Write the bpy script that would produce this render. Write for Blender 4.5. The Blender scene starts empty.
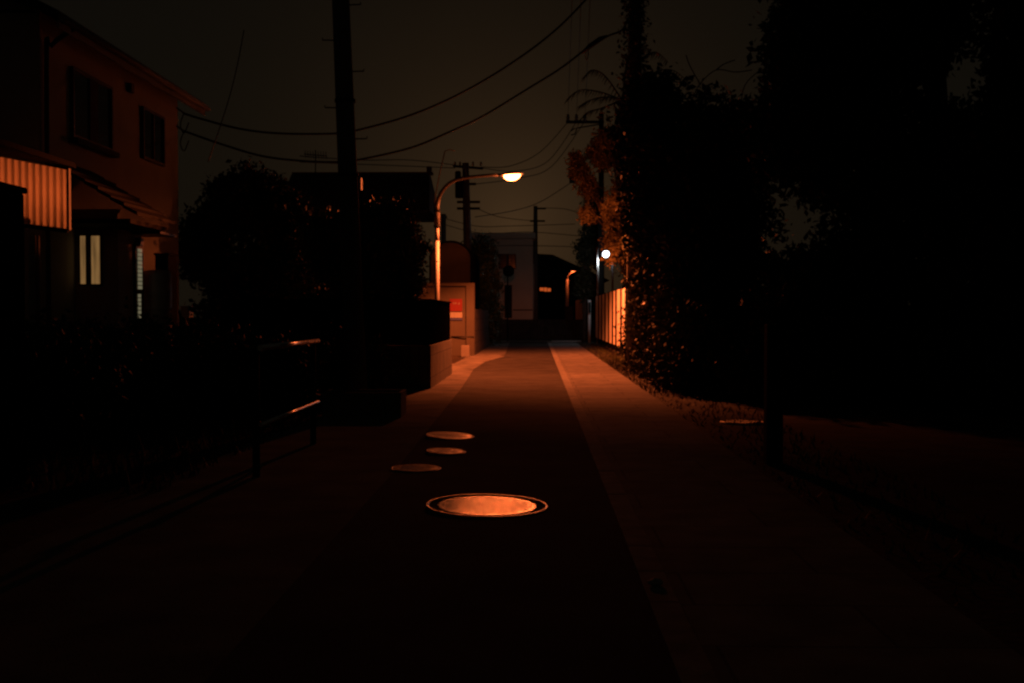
import bpy, bmesh, math, random
import numpy as np
from mathutils import Vector, Matrix
R = math.radians
random.seed(7)
rng = np.random.default_rng(11)
S = bpy.context.scene
C = S.collection

# ------------------------------------------------------------------ camera
F = 1121.0; CX, CY = 512.0, 341.5
H = 1.3
YAW = math.atan((537 - 512) / F)          # looks a little to the left of the lane
PITCH = -math.atan((341.5 - 315) / F)
cd = bpy.data.cameras.new('camera'); cam = bpy.data.objects.new('camera', cd); C.objects.link(cam)
cd.sensor_width = 36; cd.lens = F / 1024 * 36; cd.clip_start = .05; cd.clip_end = 1500
cam.location = (0, 0, H); cam.rotation_euler = (R(90) + PITCH, 0, YAW)
S.camera = cam
CM = cam.rotation_euler.to_matrix()

def P(px, py, Y):
    """point seen at a pixel, at road distance Y"""
    d = CM @ Vector(((px - CX) / F, -(py - CY) / F, -1))
    d *= Y / d.y
    return Vector((d.x, d.y, d.z + H))
def PX(px, py, X):
    d = CM @ Vector(((px - CX) / F, -(py - CY) / F, -1))
    d *= X / d.x
    return Vector((d.x, d.y, d.z + H))

# ------------------------------------------------------------------ world: city night sky
w = bpy.data.worlds.new('World'); S.world = w; w.use_nodes = True
nt = w.node_tree; nt.nodes.clear()
wo = nt.nodes.new('ShaderNodeOutputWorld'); bg = nt.nodes.new('ShaderNodeBackground')
tc = nt.nodes.new('ShaderNodeTexCoord'); sep = nt.nodes.new('ShaderNodeSeparateXYZ')
rp = nt.nodes.new('ShaderNodeValToRGB'); nz = nt.nodes.new('ShaderNodeTexNoise')
nz.inputs['Scale'].default_value = 2.2; nz.inputs['Detail'].default_value = 5
mx = nt.nodes.new('ShaderNodeMix'); mx.data_type = 'RGBA'; mx.blend_type = 'MULTIPLY'
mr = nt.nodes.new('ShaderNodeMapRange'); mr.inputs['To Min'].default_value = .8; mr.inputs['To Max'].default_value = 1.2
nt.links.new(tc.outputs['Generated'], sep.inputs[0]); nt.links.new(sep.outputs['Z'], rp.inputs[0])
nt.links.new(tc.outputs['Generated'], nz.inputs['Vector']); nt.links.new(nz.outputs['Fac'], mr.inputs['Value'])
els = rp.color_ramp.elements
els[0].position = 0.0; els[0].color = (.0054, .0043, .0026, 1)
els[1].position = .30; els[1].color = (.0031, .0027, .0019, 1)
e = els.new(1.0); e.color = (.0025, .0022, .0016, 1)
# lamp glare put into the sky colour, low over the far end of the lane
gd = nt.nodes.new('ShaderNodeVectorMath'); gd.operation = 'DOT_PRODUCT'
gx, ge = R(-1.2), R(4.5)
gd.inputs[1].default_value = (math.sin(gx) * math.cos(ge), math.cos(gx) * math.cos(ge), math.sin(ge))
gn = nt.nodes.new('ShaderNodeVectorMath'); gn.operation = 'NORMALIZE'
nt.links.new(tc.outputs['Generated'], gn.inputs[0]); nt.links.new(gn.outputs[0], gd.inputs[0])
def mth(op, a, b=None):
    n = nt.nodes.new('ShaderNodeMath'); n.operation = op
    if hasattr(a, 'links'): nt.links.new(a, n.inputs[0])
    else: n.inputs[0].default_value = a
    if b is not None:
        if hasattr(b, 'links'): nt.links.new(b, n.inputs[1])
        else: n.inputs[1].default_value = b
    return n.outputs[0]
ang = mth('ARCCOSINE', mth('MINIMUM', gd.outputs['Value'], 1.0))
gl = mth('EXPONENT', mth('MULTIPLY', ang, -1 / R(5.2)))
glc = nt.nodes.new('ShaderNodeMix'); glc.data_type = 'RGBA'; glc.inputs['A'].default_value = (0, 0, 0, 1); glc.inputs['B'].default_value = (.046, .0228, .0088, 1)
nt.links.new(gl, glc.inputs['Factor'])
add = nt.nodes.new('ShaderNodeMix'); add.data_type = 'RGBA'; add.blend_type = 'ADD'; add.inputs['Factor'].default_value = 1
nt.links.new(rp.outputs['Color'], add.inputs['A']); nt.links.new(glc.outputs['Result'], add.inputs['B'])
mx.inputs['Factor'].default_value = 1
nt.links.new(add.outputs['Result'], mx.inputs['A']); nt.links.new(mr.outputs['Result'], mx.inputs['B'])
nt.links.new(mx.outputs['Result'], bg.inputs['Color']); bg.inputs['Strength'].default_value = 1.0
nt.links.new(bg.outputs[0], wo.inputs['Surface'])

S.view_settings.view_transform = 'Standard'; S.view_settings.look = 'None'
S.view_settings.exposure = 0; S.view_settings.gamma = 1
S.render.engine = 'CYCLES'
S.cycles.use_denoising = True
S.cycles.max_bounces = 6; S.cycles.volume_bounces = 0
S.cycles.filter_width = 2.4
S.cycles.sample_clamp_indirect = 2.0

SODIUM = (1.0, .160, .036)
LAMP_W = 10000.0      # point-light watts
HAZE = 0

# ------------------------------------------------------------------ materials
M = {}
def mat(name, col, rough=.8, metal=0, var=.25, scale=4, bump=.1, bscale=40, spec=.3, emit=None, estr=0, stretch=None, stain=None):
    m = bpy.data.materials.new(name); m.use_nodes = True
    n = m.node_tree; b = n.nodes['Principled BSDF']
    b.inputs['Roughness'].default_value = rough; b.inputs['Metallic'].default_value = metal
    b.inputs['Specular IOR Level'].default_value = spec
    co = n.nodes.new('ShaderNodeTexCoord'); mp = n.nodes.new('ShaderNodeMapping')
    n.links.new(co.outputs['Object'], mp.inputs['Vector'])
    if stretch: mp.inputs['Scale'].default_value = stretch
    t = n.nodes.new('ShaderNodeTexNoise'); t.inputs['Scale'].default_value = scale; t.inputs['Detail'].default_value = 7
    n.links.new(mp.outputs[0], t.inputs['Vector'])
    r = n.nodes.new('ShaderNodeValToRGB')
    r.color_ramp.elements[0].position = .3; r.color_ramp.elements[1].position = .7
    r.color_ramp.elements[0].color = tuple(c * (1 - var) for c in col) + (1,)
    r.color_ramp.elements[1].color = tuple(min(1, c * (1 + var)) for c in col) + (1,)
    n.links.new(t.outputs['Fac'], r.inputs[0]); n.links.new(r.outputs[0], b.inputs['Base Color'])
    if bump:
        t2 = n.nodes.new('ShaderNodeTexNoise'); t2.inputs['Scale'].default_value = bscale; t2.inputs['Detail'].default_value = 5
        n.links.new(mp.outputs[0], t2.inputs['Vector'])
        bp = n.nodes.new('ShaderNodeBump'); bp.inputs['Strength'].default_value = bump; bp.inputs['Distance'].default_value = .02
        n.links.new(t2.outputs['Fac'], bp.inputs['Height']); n.links.new(bp.outputs[0], b.inputs['Normal'])
    if emit:
        b.inputs['Emission Color'].default_value = tuple(emit) + (1,); b.inputs['Emission Strength'].default_value = estr
    M[name] = m
    return m
def brick_mat(name, c1, c2, mortar, bw, bh, ms, vec='Object', rot=None, rough=.9, bump=.5, spec=.12):
    m = mat(name, c1, rough, var=.2, scale=6, bump=0, spec=spec)
    n = m.node_tree; b = n.nodes['Principled BSDF']
    co = n.nodes.new('ShaderNodeTexCoord'); mp = n.nodes.new('ShaderNodeMapping')
    if rot: mp.inputs['Rotation'].default_value = rot
    br = n.nodes.new('ShaderNodeTexBrick'); n.links.new(co.outputs[vec], mp.inputs[0]); n.links.new(mp.outputs[0], br.inputs['Vector'])
    br.inputs['Color1'].default_value = tuple(c1) + (1,); br.inputs['Color2'].default_value = tuple(c2) + (1,)
    br.inputs['Mortar'].default_value = tuple(mortar) + (1,)
    br.inputs['Scale'].default_value = 1; br.inputs['Brick Width'].default_value = bw; br.inputs['Row Height'].default_value = bh
    br.inputs['Mortar Size'].default_value = ms
    t = n.nodes.new('ShaderNodeTexNoise'); t.inputs['Scale'].default_value = 3; t.inputs['Detail'].default_value = 8
    n.links.new(co.outputs['Object'], t.inputs['Vector'])
    mr = n.nodes.new('ShaderNodeMapRange'); mr.inputs['From Min'].default_value = .3; mr.inputs['From Max'].default_value = .7
    mr.inputs['To Min'].default_value = .65; mr.inputs['To Max'].default_value = 1.2
    n.links.new(t.outputs['Fac'], mr.inputs['Value'])
    mx = n.nodes.new('ShaderNodeMix'); mx.data_type = 'RGBA'; mx.blend_type = 'MULTIPLY'; mx.inputs['Factor'].default_value = 1
    n.links.new(br.outputs['Color'], mx.inputs['A']); n.links.new(mr.outputs[0], mx.inputs['B'])
    n.links.new(mx.outputs['Result'], b.inputs['Base Color'])
    bp = n.nodes.new('ShaderNodeBump'); bp.inputs['Strength'].default_value = bump; bp.inputs['Distance'].default_value = .01; bp.invert = True
    n.links.new(br.outputs['Fac'], bp.inputs['Height']); n.links.new(bp.outputs[0], b.inputs['Normal'])
    return m

mat('soil', (.04, .032, .024), .95, var=.5, scale=3, bump=.6, bscale=14, spec=.1)
mat('asphalt', (.062, .060, .057), .95, var=.30, scale=1.6, bump=.5, bscale=120, spec=.03)
mat('old_asphalt', (.15, .14, .13), .95, var=.35, scale=2.0, bump=.5, bscale=90, spec=.03)
mat('gutter', (.23, .22, .205), .9, var=.3, scale=5, bump=.3, bscale=60, spec=.05)
brick_mat('slabs', (.215, .205, .19), (.165, .157, .145), (.10, .095, .09), 1.4, .62, .008, spec=.03)
mat('apron', (.165, .155, .14), .9, var=.45, scale=2.2, bump=.4, bscale=50, spec=.04)
mat('paint', (.8, .8, .78), .7, var=.3, scale=8, bump=.1, spec=.2)
mat('iron_lid', (.74, .69, .61), 0.195, .95, var=.5, scale=60, bump=.16, bscale=75, spec=.5)
mat('iron', (.52, .48, .43), .36, .95, var=.93, scale=7, bump=.12, bscale=24, spec=.5)
mat('iron_rim', (.5, .45, .4), .28, .9, var=.2, scale=20, bump=.3, bscale=60)
mat('iron_old', (.30, .26, .22), .42, .85, var=.5, scale=12, bump=.5, bscale=16)
mat('mortar', (.05, .047, .043), .95, bump=.4, spec=.05)
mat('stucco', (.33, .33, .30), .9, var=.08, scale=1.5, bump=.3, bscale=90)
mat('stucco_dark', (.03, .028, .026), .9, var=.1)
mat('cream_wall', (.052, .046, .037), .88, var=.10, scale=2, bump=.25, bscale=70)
mat('beige_wall', (.74, .66, .52), .9, var=.07, scale=1, bump=.1)
brick_mat('porch_tile', (.012, .011, .011), (.008, .008, .008), (.004, .004, .004), .27, .24, .02, bump=1.0, rough=.8, spec=.03)
brick_mat('roof_tile', (.03, .029, .028), (.02, .02, .02), (.01, .01, .01), .27, .24, .02, bump=1.0, rough=.6)
brick_mat('block_wall', (.085, .078, .068), (.062, .056, .05), (.035, .03, .028), .39, .16, .012, rot=(R(90), 0, R(90)))
brick_mat('shed_block', (.06, .055, .05), (.05, .045, .04), (.03, .025, .025), .39, .19, .012, rot=(R(90), 0, R(90)))
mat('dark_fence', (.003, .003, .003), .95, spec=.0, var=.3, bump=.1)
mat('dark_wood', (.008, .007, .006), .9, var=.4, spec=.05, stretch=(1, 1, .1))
mat('frame_dark', (.03, .028, .027), .5, .3, bump=0)
mat('eave', (.22, .23, .23), .8, var=.1, bump=0, spec=.1)
mat('white_metal', (.62, .61, .58), .5, .0, var=.15, scale=6, bump=.05, spec=.5)
mat('galv', (.14, .138, .135), .6, .0, var=.15, scale=8, bump=.08, bscale=30)
mat('rail', (.8, .77, .72), .2, .85, var=.2, scale=20, bump=.1)
mat('black_metal', (.012, .012, .012), .7, .0, bump=0, spec=.08)
mat('pole_concrete', (.14, .13, .12), .9, var=.15, scale=3, bump=.2)
mat('cable', (.010, .010, .010), .6, bump=0, var=.1)
mat('glass', (.02, .022, .025), .12, 0, var=.1, bump=0, spec=.6)
mat('corrugated', (.78, .66, .52), .55, 0, var=.18, scale=2.5, bump=.05, spec=.35, stretch=(1, 1, .35))
mat('fence_panel', (.80, .74, .66), .6, 0, var=.10, scale=3, bump=.05, stretch=(1, 1, .3))
mat('tank', (.22, .22, .21), .45, .2, var=.2, scale=5, bump=.05)
mat('red_sign', (.11, .004, .004), .5, var=.05, bump=0)
mat('white_sign', (.20, .195, .18), .5, var=.05, bump=0)
mat('blue_sign', (.03, .04, .14), .5, var=.05, bump=0)
mat('bark', (.07, .055, .042), .95, var=.4, scale=9, bump=.8, bscale=18, stretch=(1, 1, .25))
mat('leaf', (.06, .075, .03), .65, var=.5, scale=3, bump=0, spec=.2)
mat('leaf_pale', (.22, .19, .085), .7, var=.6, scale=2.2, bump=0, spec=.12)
mat('leaf_shrub', (.068, .075, .033), .75, var=.8, scale=1.2, bump=0, spec=.08)
mat('leaf_dark', (.03, .045, .022), .6, var=.5, scale=3, bump=0, spec=.3)
mat('leaf_hedge', (.05, .09, .045), .6, var=.5, scale=3, bump=0, spec=.3)
mat('grass', (.05, .055, .022), .7, var=.5, scale=3, bump=0)
mat('stone', (.35, .30, .28), .8, var=.2)
mat('insulator', (.2, .19, .18), .3, bump=0)
mat('lamp_lens', (.8, .8, .8), .3, bump=0, emit=SODIUM, estr=50)
mat('added_far_lens', (.8, .8, .8), .3, bump=0, emit=SODIUM, estr=2.5)
mat('white_lamp_glow', (.8, .8, .8), .3, bump=0, emit=(.78, .86, 1), estr=7)
mat('curtain_glow', (.5, .4, .25), .8, bump=0, emit=(1, .53, .18), estr=.15)
mat('door_glow', (.3, .32, .25), .6, bump=0, emit=(1, .88, .52), estr=.13)
mat('window_glow', (.3, .2, .1), .6, bump=0, emit=(1, .16, .03), estr=.45)
cn = M['corrugated'].node_tree; cb = cn.nodes['Principled BSDF']; co_ = [x for x in cn.nodes if x.type == 'OUTPUT_MATERIAL'][0]
tl = cn.nodes.new('ShaderNodeBsdfTranslucent'); ms_ = cn.nodes.new('ShaderNodeMixShader'); ms_.inputs[0].default_value = .8
tl.inputs['Color'].default_value = (.95, .90, .80, 1)
cn.links.new(cb.outputs[0], ms_.inputs[1]); cn.links.new(tl.outputs[0], ms_.inputs[2]); cn.links.new(ms_.outputs[0], co_.inputs['Surface'])
# curtain folds: streaks of the lit cloth
cm = M['curtain_glow'].node_tree; b = cm.nodes['Principled BSDF']
co = cm.nodes.new('ShaderNodeTexCoord'); mp = cm.nodes.new('ShaderNodeMapping'); mp.inputs['Scale'].default_value = (14, 14, 1.2)
t = cm.nodes.new('ShaderNodeTexNoise'); t.inputs['Scale'].default_value = 1.6; mrr = cm.nodes.new('ShaderNodeMapRange')
mrr.inputs['To Min'].default_value = .02; mrr.inputs['To Max'].default_value = .30
cm.links.new(co.outputs['Object'], mp.inputs[0]); cm.links.new(mp.outputs[0], t.inputs['Vector']); cm.links.new(t.outputs['Fac'], mrr.inputs['Value'])
cm.links.new(mrr.outputs[0], b.inputs['Emission Strength'])

# ------------------------------------------------------------------ helpers
class MB:
    def __init__(s): s.v = []; s.f = []; s.sm = []
    def add(s, vs, fs, smooth=False):
        k = len(s.v); s.v += [tuple(v) for v in vs]; s.f += [tuple(i + k for i in f) for f in fs]; s.sm += [smooth] * len(fs)
        return s
    def box(s, x0, x1, y0, y1, z0, z1):
        vs = [(x, y, z) for z in (z0, z1) for y in (y0, y1) for x in (x0, x1)]
        return s.add(vs, [(0, 2, 3, 1), (4, 5, 7, 6), (0, 1, 5, 4), (2, 6, 7, 3), (0, 4, 6, 2), (1, 3, 7, 5)])
    def hexa(s, b4, t4):
        return s.add(list(b4) + list(t4), [(3, 2, 1, 0), (4, 5, 6, 7), (0, 1, 5, 4), (1, 2, 6, 5), (2, 3, 7, 6), (3, 0, 4, 7)])
    def path(s, pts, rad, n=10, smooth=True, cap=True):
        pts = [Vector(p) for p in pts]
        if not hasattr(rad, '__len__'): rad = [rad] * len(pts)
        k = len(s.v); up = None; fs = []
        for i, p in enumerate(pts):
            a = pts[max(i - 1, 0)]; b = pts[min(i + 1, len(pts) - 1)]
            d = (b - a).normalized()
            if up is None:
                up = Vector((0, 0, 1)) if abs(d.z) < .9 else Vector((0, 1, 0))
            u = (up - d * up.dot(d)).normalized(); vv = d.cross(u); up = u
            for j in range(n):
                t = 2 * math.pi * j / n
                s.v.append(tuple(p + (u * math.cos(t) + vv * math.sin(t)) * rad[i]))
        m = len(pts)
        for i in range(m - 1):
            for j in range(n):
                fs.append((k + i * n + j, k + i * n + (j + 1) % n, k + (i + 1) * n + (j + 1) % n, k + (i + 1) * n + j))
        sm = [smooth] * len(fs)
        if cap:
            fs.append(tuple(k + j for j in reversed(range(n)))); fs.append(tuple(k + (m - 1) * n + j for j in range(n))); sm += [False, False]
        s.f += fs; s.sm += sm
        return s
    def lathe(s, c, prof, n=32, smooth=True):
        c = Vector(c); k = len(s.v); fs = []
        for r, z in prof:
            for j in range(n):
                t = 2 * math.pi * j / n
                s.v.append((c.x + r * math.cos(t), c.y + r * math.sin(t), c.z + z))
        for i in range(len(prof) - 1):
            for j in range(n):
                fs.append((k + i * n + j, k + i * n + (j + 1) % n, k + (i + 1) * n + (j + 1) % n, k + (i + 1) * n + j))
        s.f += fs; s.sm += [smooth] * len(fs)
        return s
    def build(s, name, m, parent=None, bevel=0, label=None):
        me = bpy.data.meshes.new(name); me.from_pydata(s.v, [], s.f); me.update()
        me.polygons.foreach_set('use_smooth', s.sm)
        me.materials.append(M[m] if isinstance(m, str) else m)
        o = bpy.data.objects.new(name, me); C.objects.link(o)
        if parent:
            o.parent = parent
            bpy.context.view_layer.update() if False else None
            o.matrix_parent_inverse = parent.matrix_basis.inverted()
        if bevel:
            bv = o.modifiers.new('bevel', 'BEVEL'); bv.width = bevel; bv.segments = 2; bv.limit_method = 'ANGLE'
        if label: o['label'] = label
        return o
def tag(o, label=None, cat=None, group=None, kind=None):
    if label: o['label'] = label
    if cat: o['category'] = cat
    if group: o['group'] = group
    if kind: o['kind'] = kind
    return o
def empty(name, loc, label, cat, group=None, rot=(0, 0, 0)):
    o = bpy.data.objects.new(name, None); C.objects.link(o); o.location = loc; o.rotation_euler = rot
    o.empty_display_size = .2
    return tag(o, label, cat, group)
def sheet(name, m, poly, z, kind='structure'):
    o = MB().add([(x, y, z) for x, y in poly], [tuple(range(len(poly)))]).build(name, m)
    return tag(o, kind=kind)

# ------------------------------------------------------------------ setting
sheet('ground', 'soil', [(-400, -60), (400, -60), (400, 500), (-400, 500)], 0)
sheet('left_pavement', 'old_asphalt', [(-2.9, -4), (-1.16, -4), (-1.18, 9.4), (-1.34, 20), (-1.52, 27), (-1.45, 33), (-1.05, 37), (-1.3, 54), (-2.1, 54), (-2.2, 30), (-2.9, 25)], .004)
sheet('road', 'asphalt', [(-1.16, -4), (.5, -4), (.5, 56.4), (-2.2, 56.4), (-2.1, 54), (-1.3, 54), (-1.05, 37), (-1.45, 33), (-1.52, 27), (-1.34, 20), (-1.18, 9.4)], .008)
ap = MB().add([(-2.3, 25.2, .009), (-1.52, 26.2, .012), (-1.42, 31, .012), (-1.0, 35, .012), (-1.4, 36.2, .012), (-2.1, 34, .009)], [(0, 1, 2, 3, 4, 5)])
tag(ap.build('concrete_apron', 'apron'), kind='structure')
gt = MB()
y = -4.0
while y < 54:
    gt.box(.504, .636, y, y + .592, -.05, .020 + random.uniform(-.002, .002)); y += .6
tag(gt.build('gutter_edging', 'gutter'), kind='structure')
sheet('sidewalk', 'slabs', [(.64, -4), (1.83, -4), (1.83, 54), (.64, 54)], .014)
sheet('crossing_road', 'asphalt', [(-70, 56.42), (70, 56.42), (70, 60.4), (-70, 60.4)], .008)
sheet('road_marking', 'paint', [(-2.65, 54.7), (-1.5, 54.7), (-1.5, 55.7), (-2.65, 55.7)], .016)
sheet('road_marking', 'paint', [(.7, 54.1), (2.15, 54.1), (2.2, 56.2), (.7, 56.2)], .020)
sheet('road_marking', 'paint', [(-1.45, 55.2), (.66, 55.2), (.66, 55.7), (-1.45, 55.7)], .016)
MBt = MB().box(-80, 80, 60.9, 160, -.5, .95); tag(MBt.build('raised_terrain', 'soil'), kind='structure')
wl = MB().box(-60, 60, 60.6, 60.88, 0, .98).box(-60, 60, 60.55, 60.9, .983, 1.06)
tag(wl.build('retaining_wall', 'shed_block'), 'low dark retaining wall running across the far end of the lane', 'wall')

# verge grass
gv = MB()
for i in range(5200):
    yy = random.uniform(5, 50) if i % 3 else random.uniform(18, 34); x = random.uniform(1.85, 2.9 if yy < 18 else 2.5)
    h = random.uniform(.02, .08) * (1.3 if x > 2.2 else .8); a = random.uniform(0, 6.28); wd = random.uniform(.006, .014)
    dx, dy = math.cos(a) * wd, math.sin(a) * wd; lx, ly = random.uniform(-.05, .05), random.uniform(-.05, .05)
    gv.add([(x - dx, yy - dy, 0), (x + dx, yy + dy, 0), (x + lx, yy + ly, h)], [(0, 1, 2)])
tag(gv.build('grass', 'grass'), 'thin grass and weeds on the verge beside the right slabs', 'grass', kind='stuff')
gv = MB()
for i in range(2500):
    yy = random.uniform(8, 19.5); x = random.uniform(-4.5, -2.75)
    h = random.uniform(.05, .2); a = random.uniform(0, 6.28); wd = random.uniform(.008, .016)
    dx, dy = math.cos(a) * wd, math.sin(a) * wd
    gv.add([(x - dx, yy - dy, 0), (x + dx, yy + dy, 0), (x + random.uniform(-.08, .08), yy, h)], [(0, 1, 2)])
tag(gv.build('grass', 'grass'), 'weeds growing behind the guard rail on the left', 'grass', kind='stuff')

# ------------------------------------------------------------------ sodium street lamp
LY = 30.0
lp = P(512, 176, LY); base = P(437, 365, LY); base.z = 0
t = empty('street_lamp', base, 'tall curved street lamp with a glowing orange sodium head over the lane', 'street lamp')
tube = [base, P(437, 300, LY), P(437, 241, LY)]
MB().path(tube, [.07, .066, .062], 16).build('lower_pole', 'galv', t)
MB().path([P(437, 241, LY), P(437, 226, LY)], .055, 16).path([P(437, 226, LY), P(437, 211, LY)], .08, 16).build('sleeve', 'galv', t)
MB().path([P(437, 227.5, LY), P(437, 225, LY)], .088, 16).build('band', 'black_metal', t)
MB().path([P(437, 212.2, LY), P(437, 209.8, LY)], .088, 16).build('band', 'black_metal', t)
arc = [P(x, y, LY) for x, y in ((437, 211), (437.3, 205), (438.5, 199), (441, 193), (445, 187.5), (450, 183), (456, 179.8), (463, 178), (472, 176.8), (482, 175.8), (492, 175), (499, 175))]
MB().path(arc, [.055] * 6 + [.05, .048, .045, .042, .04, .04], 14).build('arm', 'galv', t)
MB().path([P(434.2, 212, LY), P(434.5, 205, LY), P(437, 198, LY), P(440, 192, LY)], .014, 6).build('feed_cable', 'cable', t)
hd = MB()
# cobra head: shallow hood
def ell(c, a, b, h0, h1, tilt, n=28, rings=6, down=True):
    vs = []; fs = []
    for i in range(rings + 1):
        q = i / rings * math.pi / 2; r = math.cos(q); z = math.sin(q) * (h1 if not down else -h0)
        for j in range(n):
            an = 2 * math.pi * j / n
            x = a * r * math.cos(an); yv = b * r * math.sin(an)
            vs.append((c.x + x, c.y + yv, c.z + z + x * tilt))
    for i in range(rings):
        for j in range(n):
            f = (i * n + j, i * n + (j + 1) % n, (i + 1) * n + (j + 1) % n, (i + 1) * n + j)
            fs.append(f if not down else f[::-1])
    return vs, fs
hc = lp + Vector((0, 0, .035))
vs, fs = ell(hc, .31, .17, .1, .075, .06, down=False); hd.add(vs, fs, True)
hd.path([P(498, 175, LY), P(504, 175.3, LY)], [.04, .05], 12)
hood = hd.build('hood', 'galv', t)
ln = MB(); vs, fs = ell(hc - Vector((0, 0, .004)), .23, .14, .155, 0, .06); ln.add(vs, fs, True)
ln.build('lens', 'lamp_lens', t)
ld = bpy.data.lights.new('sodium_light', 'POINT'); ld.energy = LAMP_W; ld.shadow_soft_size = .07; ld.color = (1, 1, 1)
ld.use_nodes = True; ln_ = ld.node_tree; em = ln_.nodes['Emission']; em.inputs['Color'].default_value = SODIUM + (1,)
tcn = ln_.nodes.new('ShaderNodeTexCoord'); rr = ln_.nodes.new('ShaderNodeValToRGB')
dt = ln_.nodes.new('ShaderNodeVectorMath'); dt.operation = 'DOT_PRODUCT'; TL = R(11)
dt.inputs[1].default_value = (-math.sin(TL), 0, math.cos(TL))          # the head is tipped up towards the far kerb
mpn = ln_.nodes.new('ShaderNodeMapRange'); mpn.inputs['From Min'].default_value = -1; mpn.inputs['From Max'].default_value = 1
ln_.links.new(tcn.outputs['Normal'], dt.inputs[0]); ln_.links.new(dt.outputs['Value'], mpn.inputs['Value']); ln_.links.new(mpn.outputs[0], rr.inputs[0])
# luminaire distribution, from nadir (0) to zenith (1): batwing, strongest 20-35 degrees under the horizon
cr = rr.color_ramp; cr.elements[0].position = 0; cr.elements[0].color = (.20,) * 3 + (1,)
cr.elements[1].position = 1; cr.elements[1].color = (0, 0, 0, 1)
for p_, v_ in ((.12, .46), (.22, 1.0), (.275, 1.0), (.315, .66), (.347, .16), (.375, .05), (.395, .075), (.43, .07), (.455, .13), (.475, .07), (.495, .025), (.52, .008)):
    e = cr.elements.new(p_); e.color = (v_,) * 3 + (1,)
# added beam brightening the carport sheet, about 22 degrees off the lane axis
sd = ln_.nodes.new('ShaderNodeVectorMath'); sd.operation = 'DOT_PRODUCT'; sd.inputs[1].default_value = Vector((-6.1, -14.7, -1.9)).normalized()
ln_.links.new(tcn.outputs['Normal'], sd.inputs[0])
sm = ln_.nodes.new('ShaderNodeMapRange'); sm.interpolation_type = 'SMOOTHSTEP'
sm.inputs['From Min'].default_value = math.cos(R(5.3)); sm.inputs['From Max'].default_value = math.cos(R(1.8)); sm.inputs['To Max'].default_value = .7
ln_.links.new(sd.outputs['Value'], sm.inputs['Value'])
ad = ln_.nodes.new('ShaderNodeMath'); ad.operation = 'ADD'
ln_.links.new(rr.outputs[0], ad.inputs[0]); ln_.links.new(sm.outputs[0], ad.inputs[1])
ln_.links.new(ad.outputs[0], em.inputs['Strength'])
lo = bpy.data.objects.new('sodium_light', ld); C.objects.link(lo); lo.location = hc - Vector((0, 0, .27)); lo.parent = t; lo.matrix_parent_inverse = t.matrix_basis.inverted()

# ------------------------------------------------------------------ manhole and covers
def cover(name, c, r, label, cat, lidm='iron_lid', rim=0, group=None, seg=48, bumps=True, tilt=(0, 0, 0)):
    t = empty(name, (c[0], c[1], .009), label, cat, group)
    if rim:
        MB().lathe((c[0], c[1], .009), [(r + .008, -.03), (r + .008, .003), (rim - .022, .003), (rim - .022, -.03)], seg).build('mortar_ring', 'mortar', t)
        MB().lathe((c[0], c[1], .009), [(rim - .02, -.03), (rim - .02, .010), (rim - .014, .014), (rim - .004, .014), (rim, .010), (rim, -.03)], seg, smooth=False).build('frame_ring', 'iron_rim', t)
    else:
        MB().lathe((c[0], c[1], .009), [(r + .004, -.03), (r + .004, .006), (r + .014, .008), (r + .022, .004), (r + .022, -.03)], seg).build('frame_ring', 'iron_old', t)
    l = MB().lathe((c[0], c[1], .009), [(r, -.03), (r, .004), (r - .006, .009), (r - .03, .009), (r - .032, .006), (.0001, .006)], seg, smooth=False)
    n = 0
    if bumps:
        st = .035
        k = int(r / st)
        for i in range(-k, k + 1):
            for j in range(-k, k + 1):
                x, y = i * st + (st / 2 if j % 2 else 0), j * st
                if x * x + y * y < (r - .05) ** 2:
                    a = .010
                    cx, cy = c[0] + x, c[1] + y
                    l.add([(cx - a, cy - a, .0145), (cx + a, cy - a, .0145), (cx + a, cy + a, .0145), (cx - a, cy + a, .0145),
                           (cx - a * .6, cy - a * .6, .019), (cx + a * .6, cy - a * .6, .019), (cx + a * .6, cy + a * .6, .019), (cx - a * .6, cy + a * .6, .019)],
                          [(4, 5, 6, 7), (0, 1, 5, 4), (1, 2, 6, 5), (2, 3, 7, 6), (3, 0, 4, 7)])
    l.build('lid', lidm, t)
    t.location.z += .012 if max(tilt) > R(2) else .004; t.rotation_euler = tilt      # tilt shaped to send the lamp's gleam to the camera
    return t
mh = P(487, 509.5, 7.5)
cover('manhole_cover', (mh.x, 7.5), .335, 'large round iron manhole cover gleaming orange in the middle of the road', 'manhole cover', rim=.41, tilt=(R(.9), R(1.1), 0))
for px, py, r, lab, m_ in ((450, 438.5, .235, 'bright small iron cover farthest up the road of the three by the left pavement', 'iron'),
                     (446, 454.5, .165, 'thin dull red iron cover between the two others by the left pavement', 'iron'),
                     (416, 471, .19, 'dim worn iron cover nearest the camera of the three by the left pavement', 'iron_old')):
    Y = H * F / (py - 315)
    c = P(px, py, Y)
    cover('valve_cover', (c.x, Y), r, lab, 'valve cover', lidm=m_, group='small iron covers in the road', tilt=(R({438.5: 2.2, 454.5: 1.6, 471: .8}[py]), R({438.5: 3.5, 454.5: 2.5, 471: .5}[py]), 0))
c = P(742, 423, 13.5)
cover('drain_cover', (c.x, 13.5), .24, 'old rusty round cover lying in the dark soil on the right', 'drain cover', lidm='iron_old')
st = bpy.data.meshes.new('stone'); bm = bmesh.new(); bmesh.ops.create_icosphere(bm, subdivisions=3, radius=.035)
for v in bm.verts: v.co *= 1 + .15 * math.sin(v.co.x * 90 + v.co.y * 70); v.co.z *= .5
bm.to_mesh(st); bm.free(); st.materials.append(M['stone'])
so = bpy.data.objects.new('stone', st); C.objects.link(so); so.location = (.56, 5.3, .035); tag(so, 'small pale stone lying on the gutter edging near the camera', 'stone')

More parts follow.
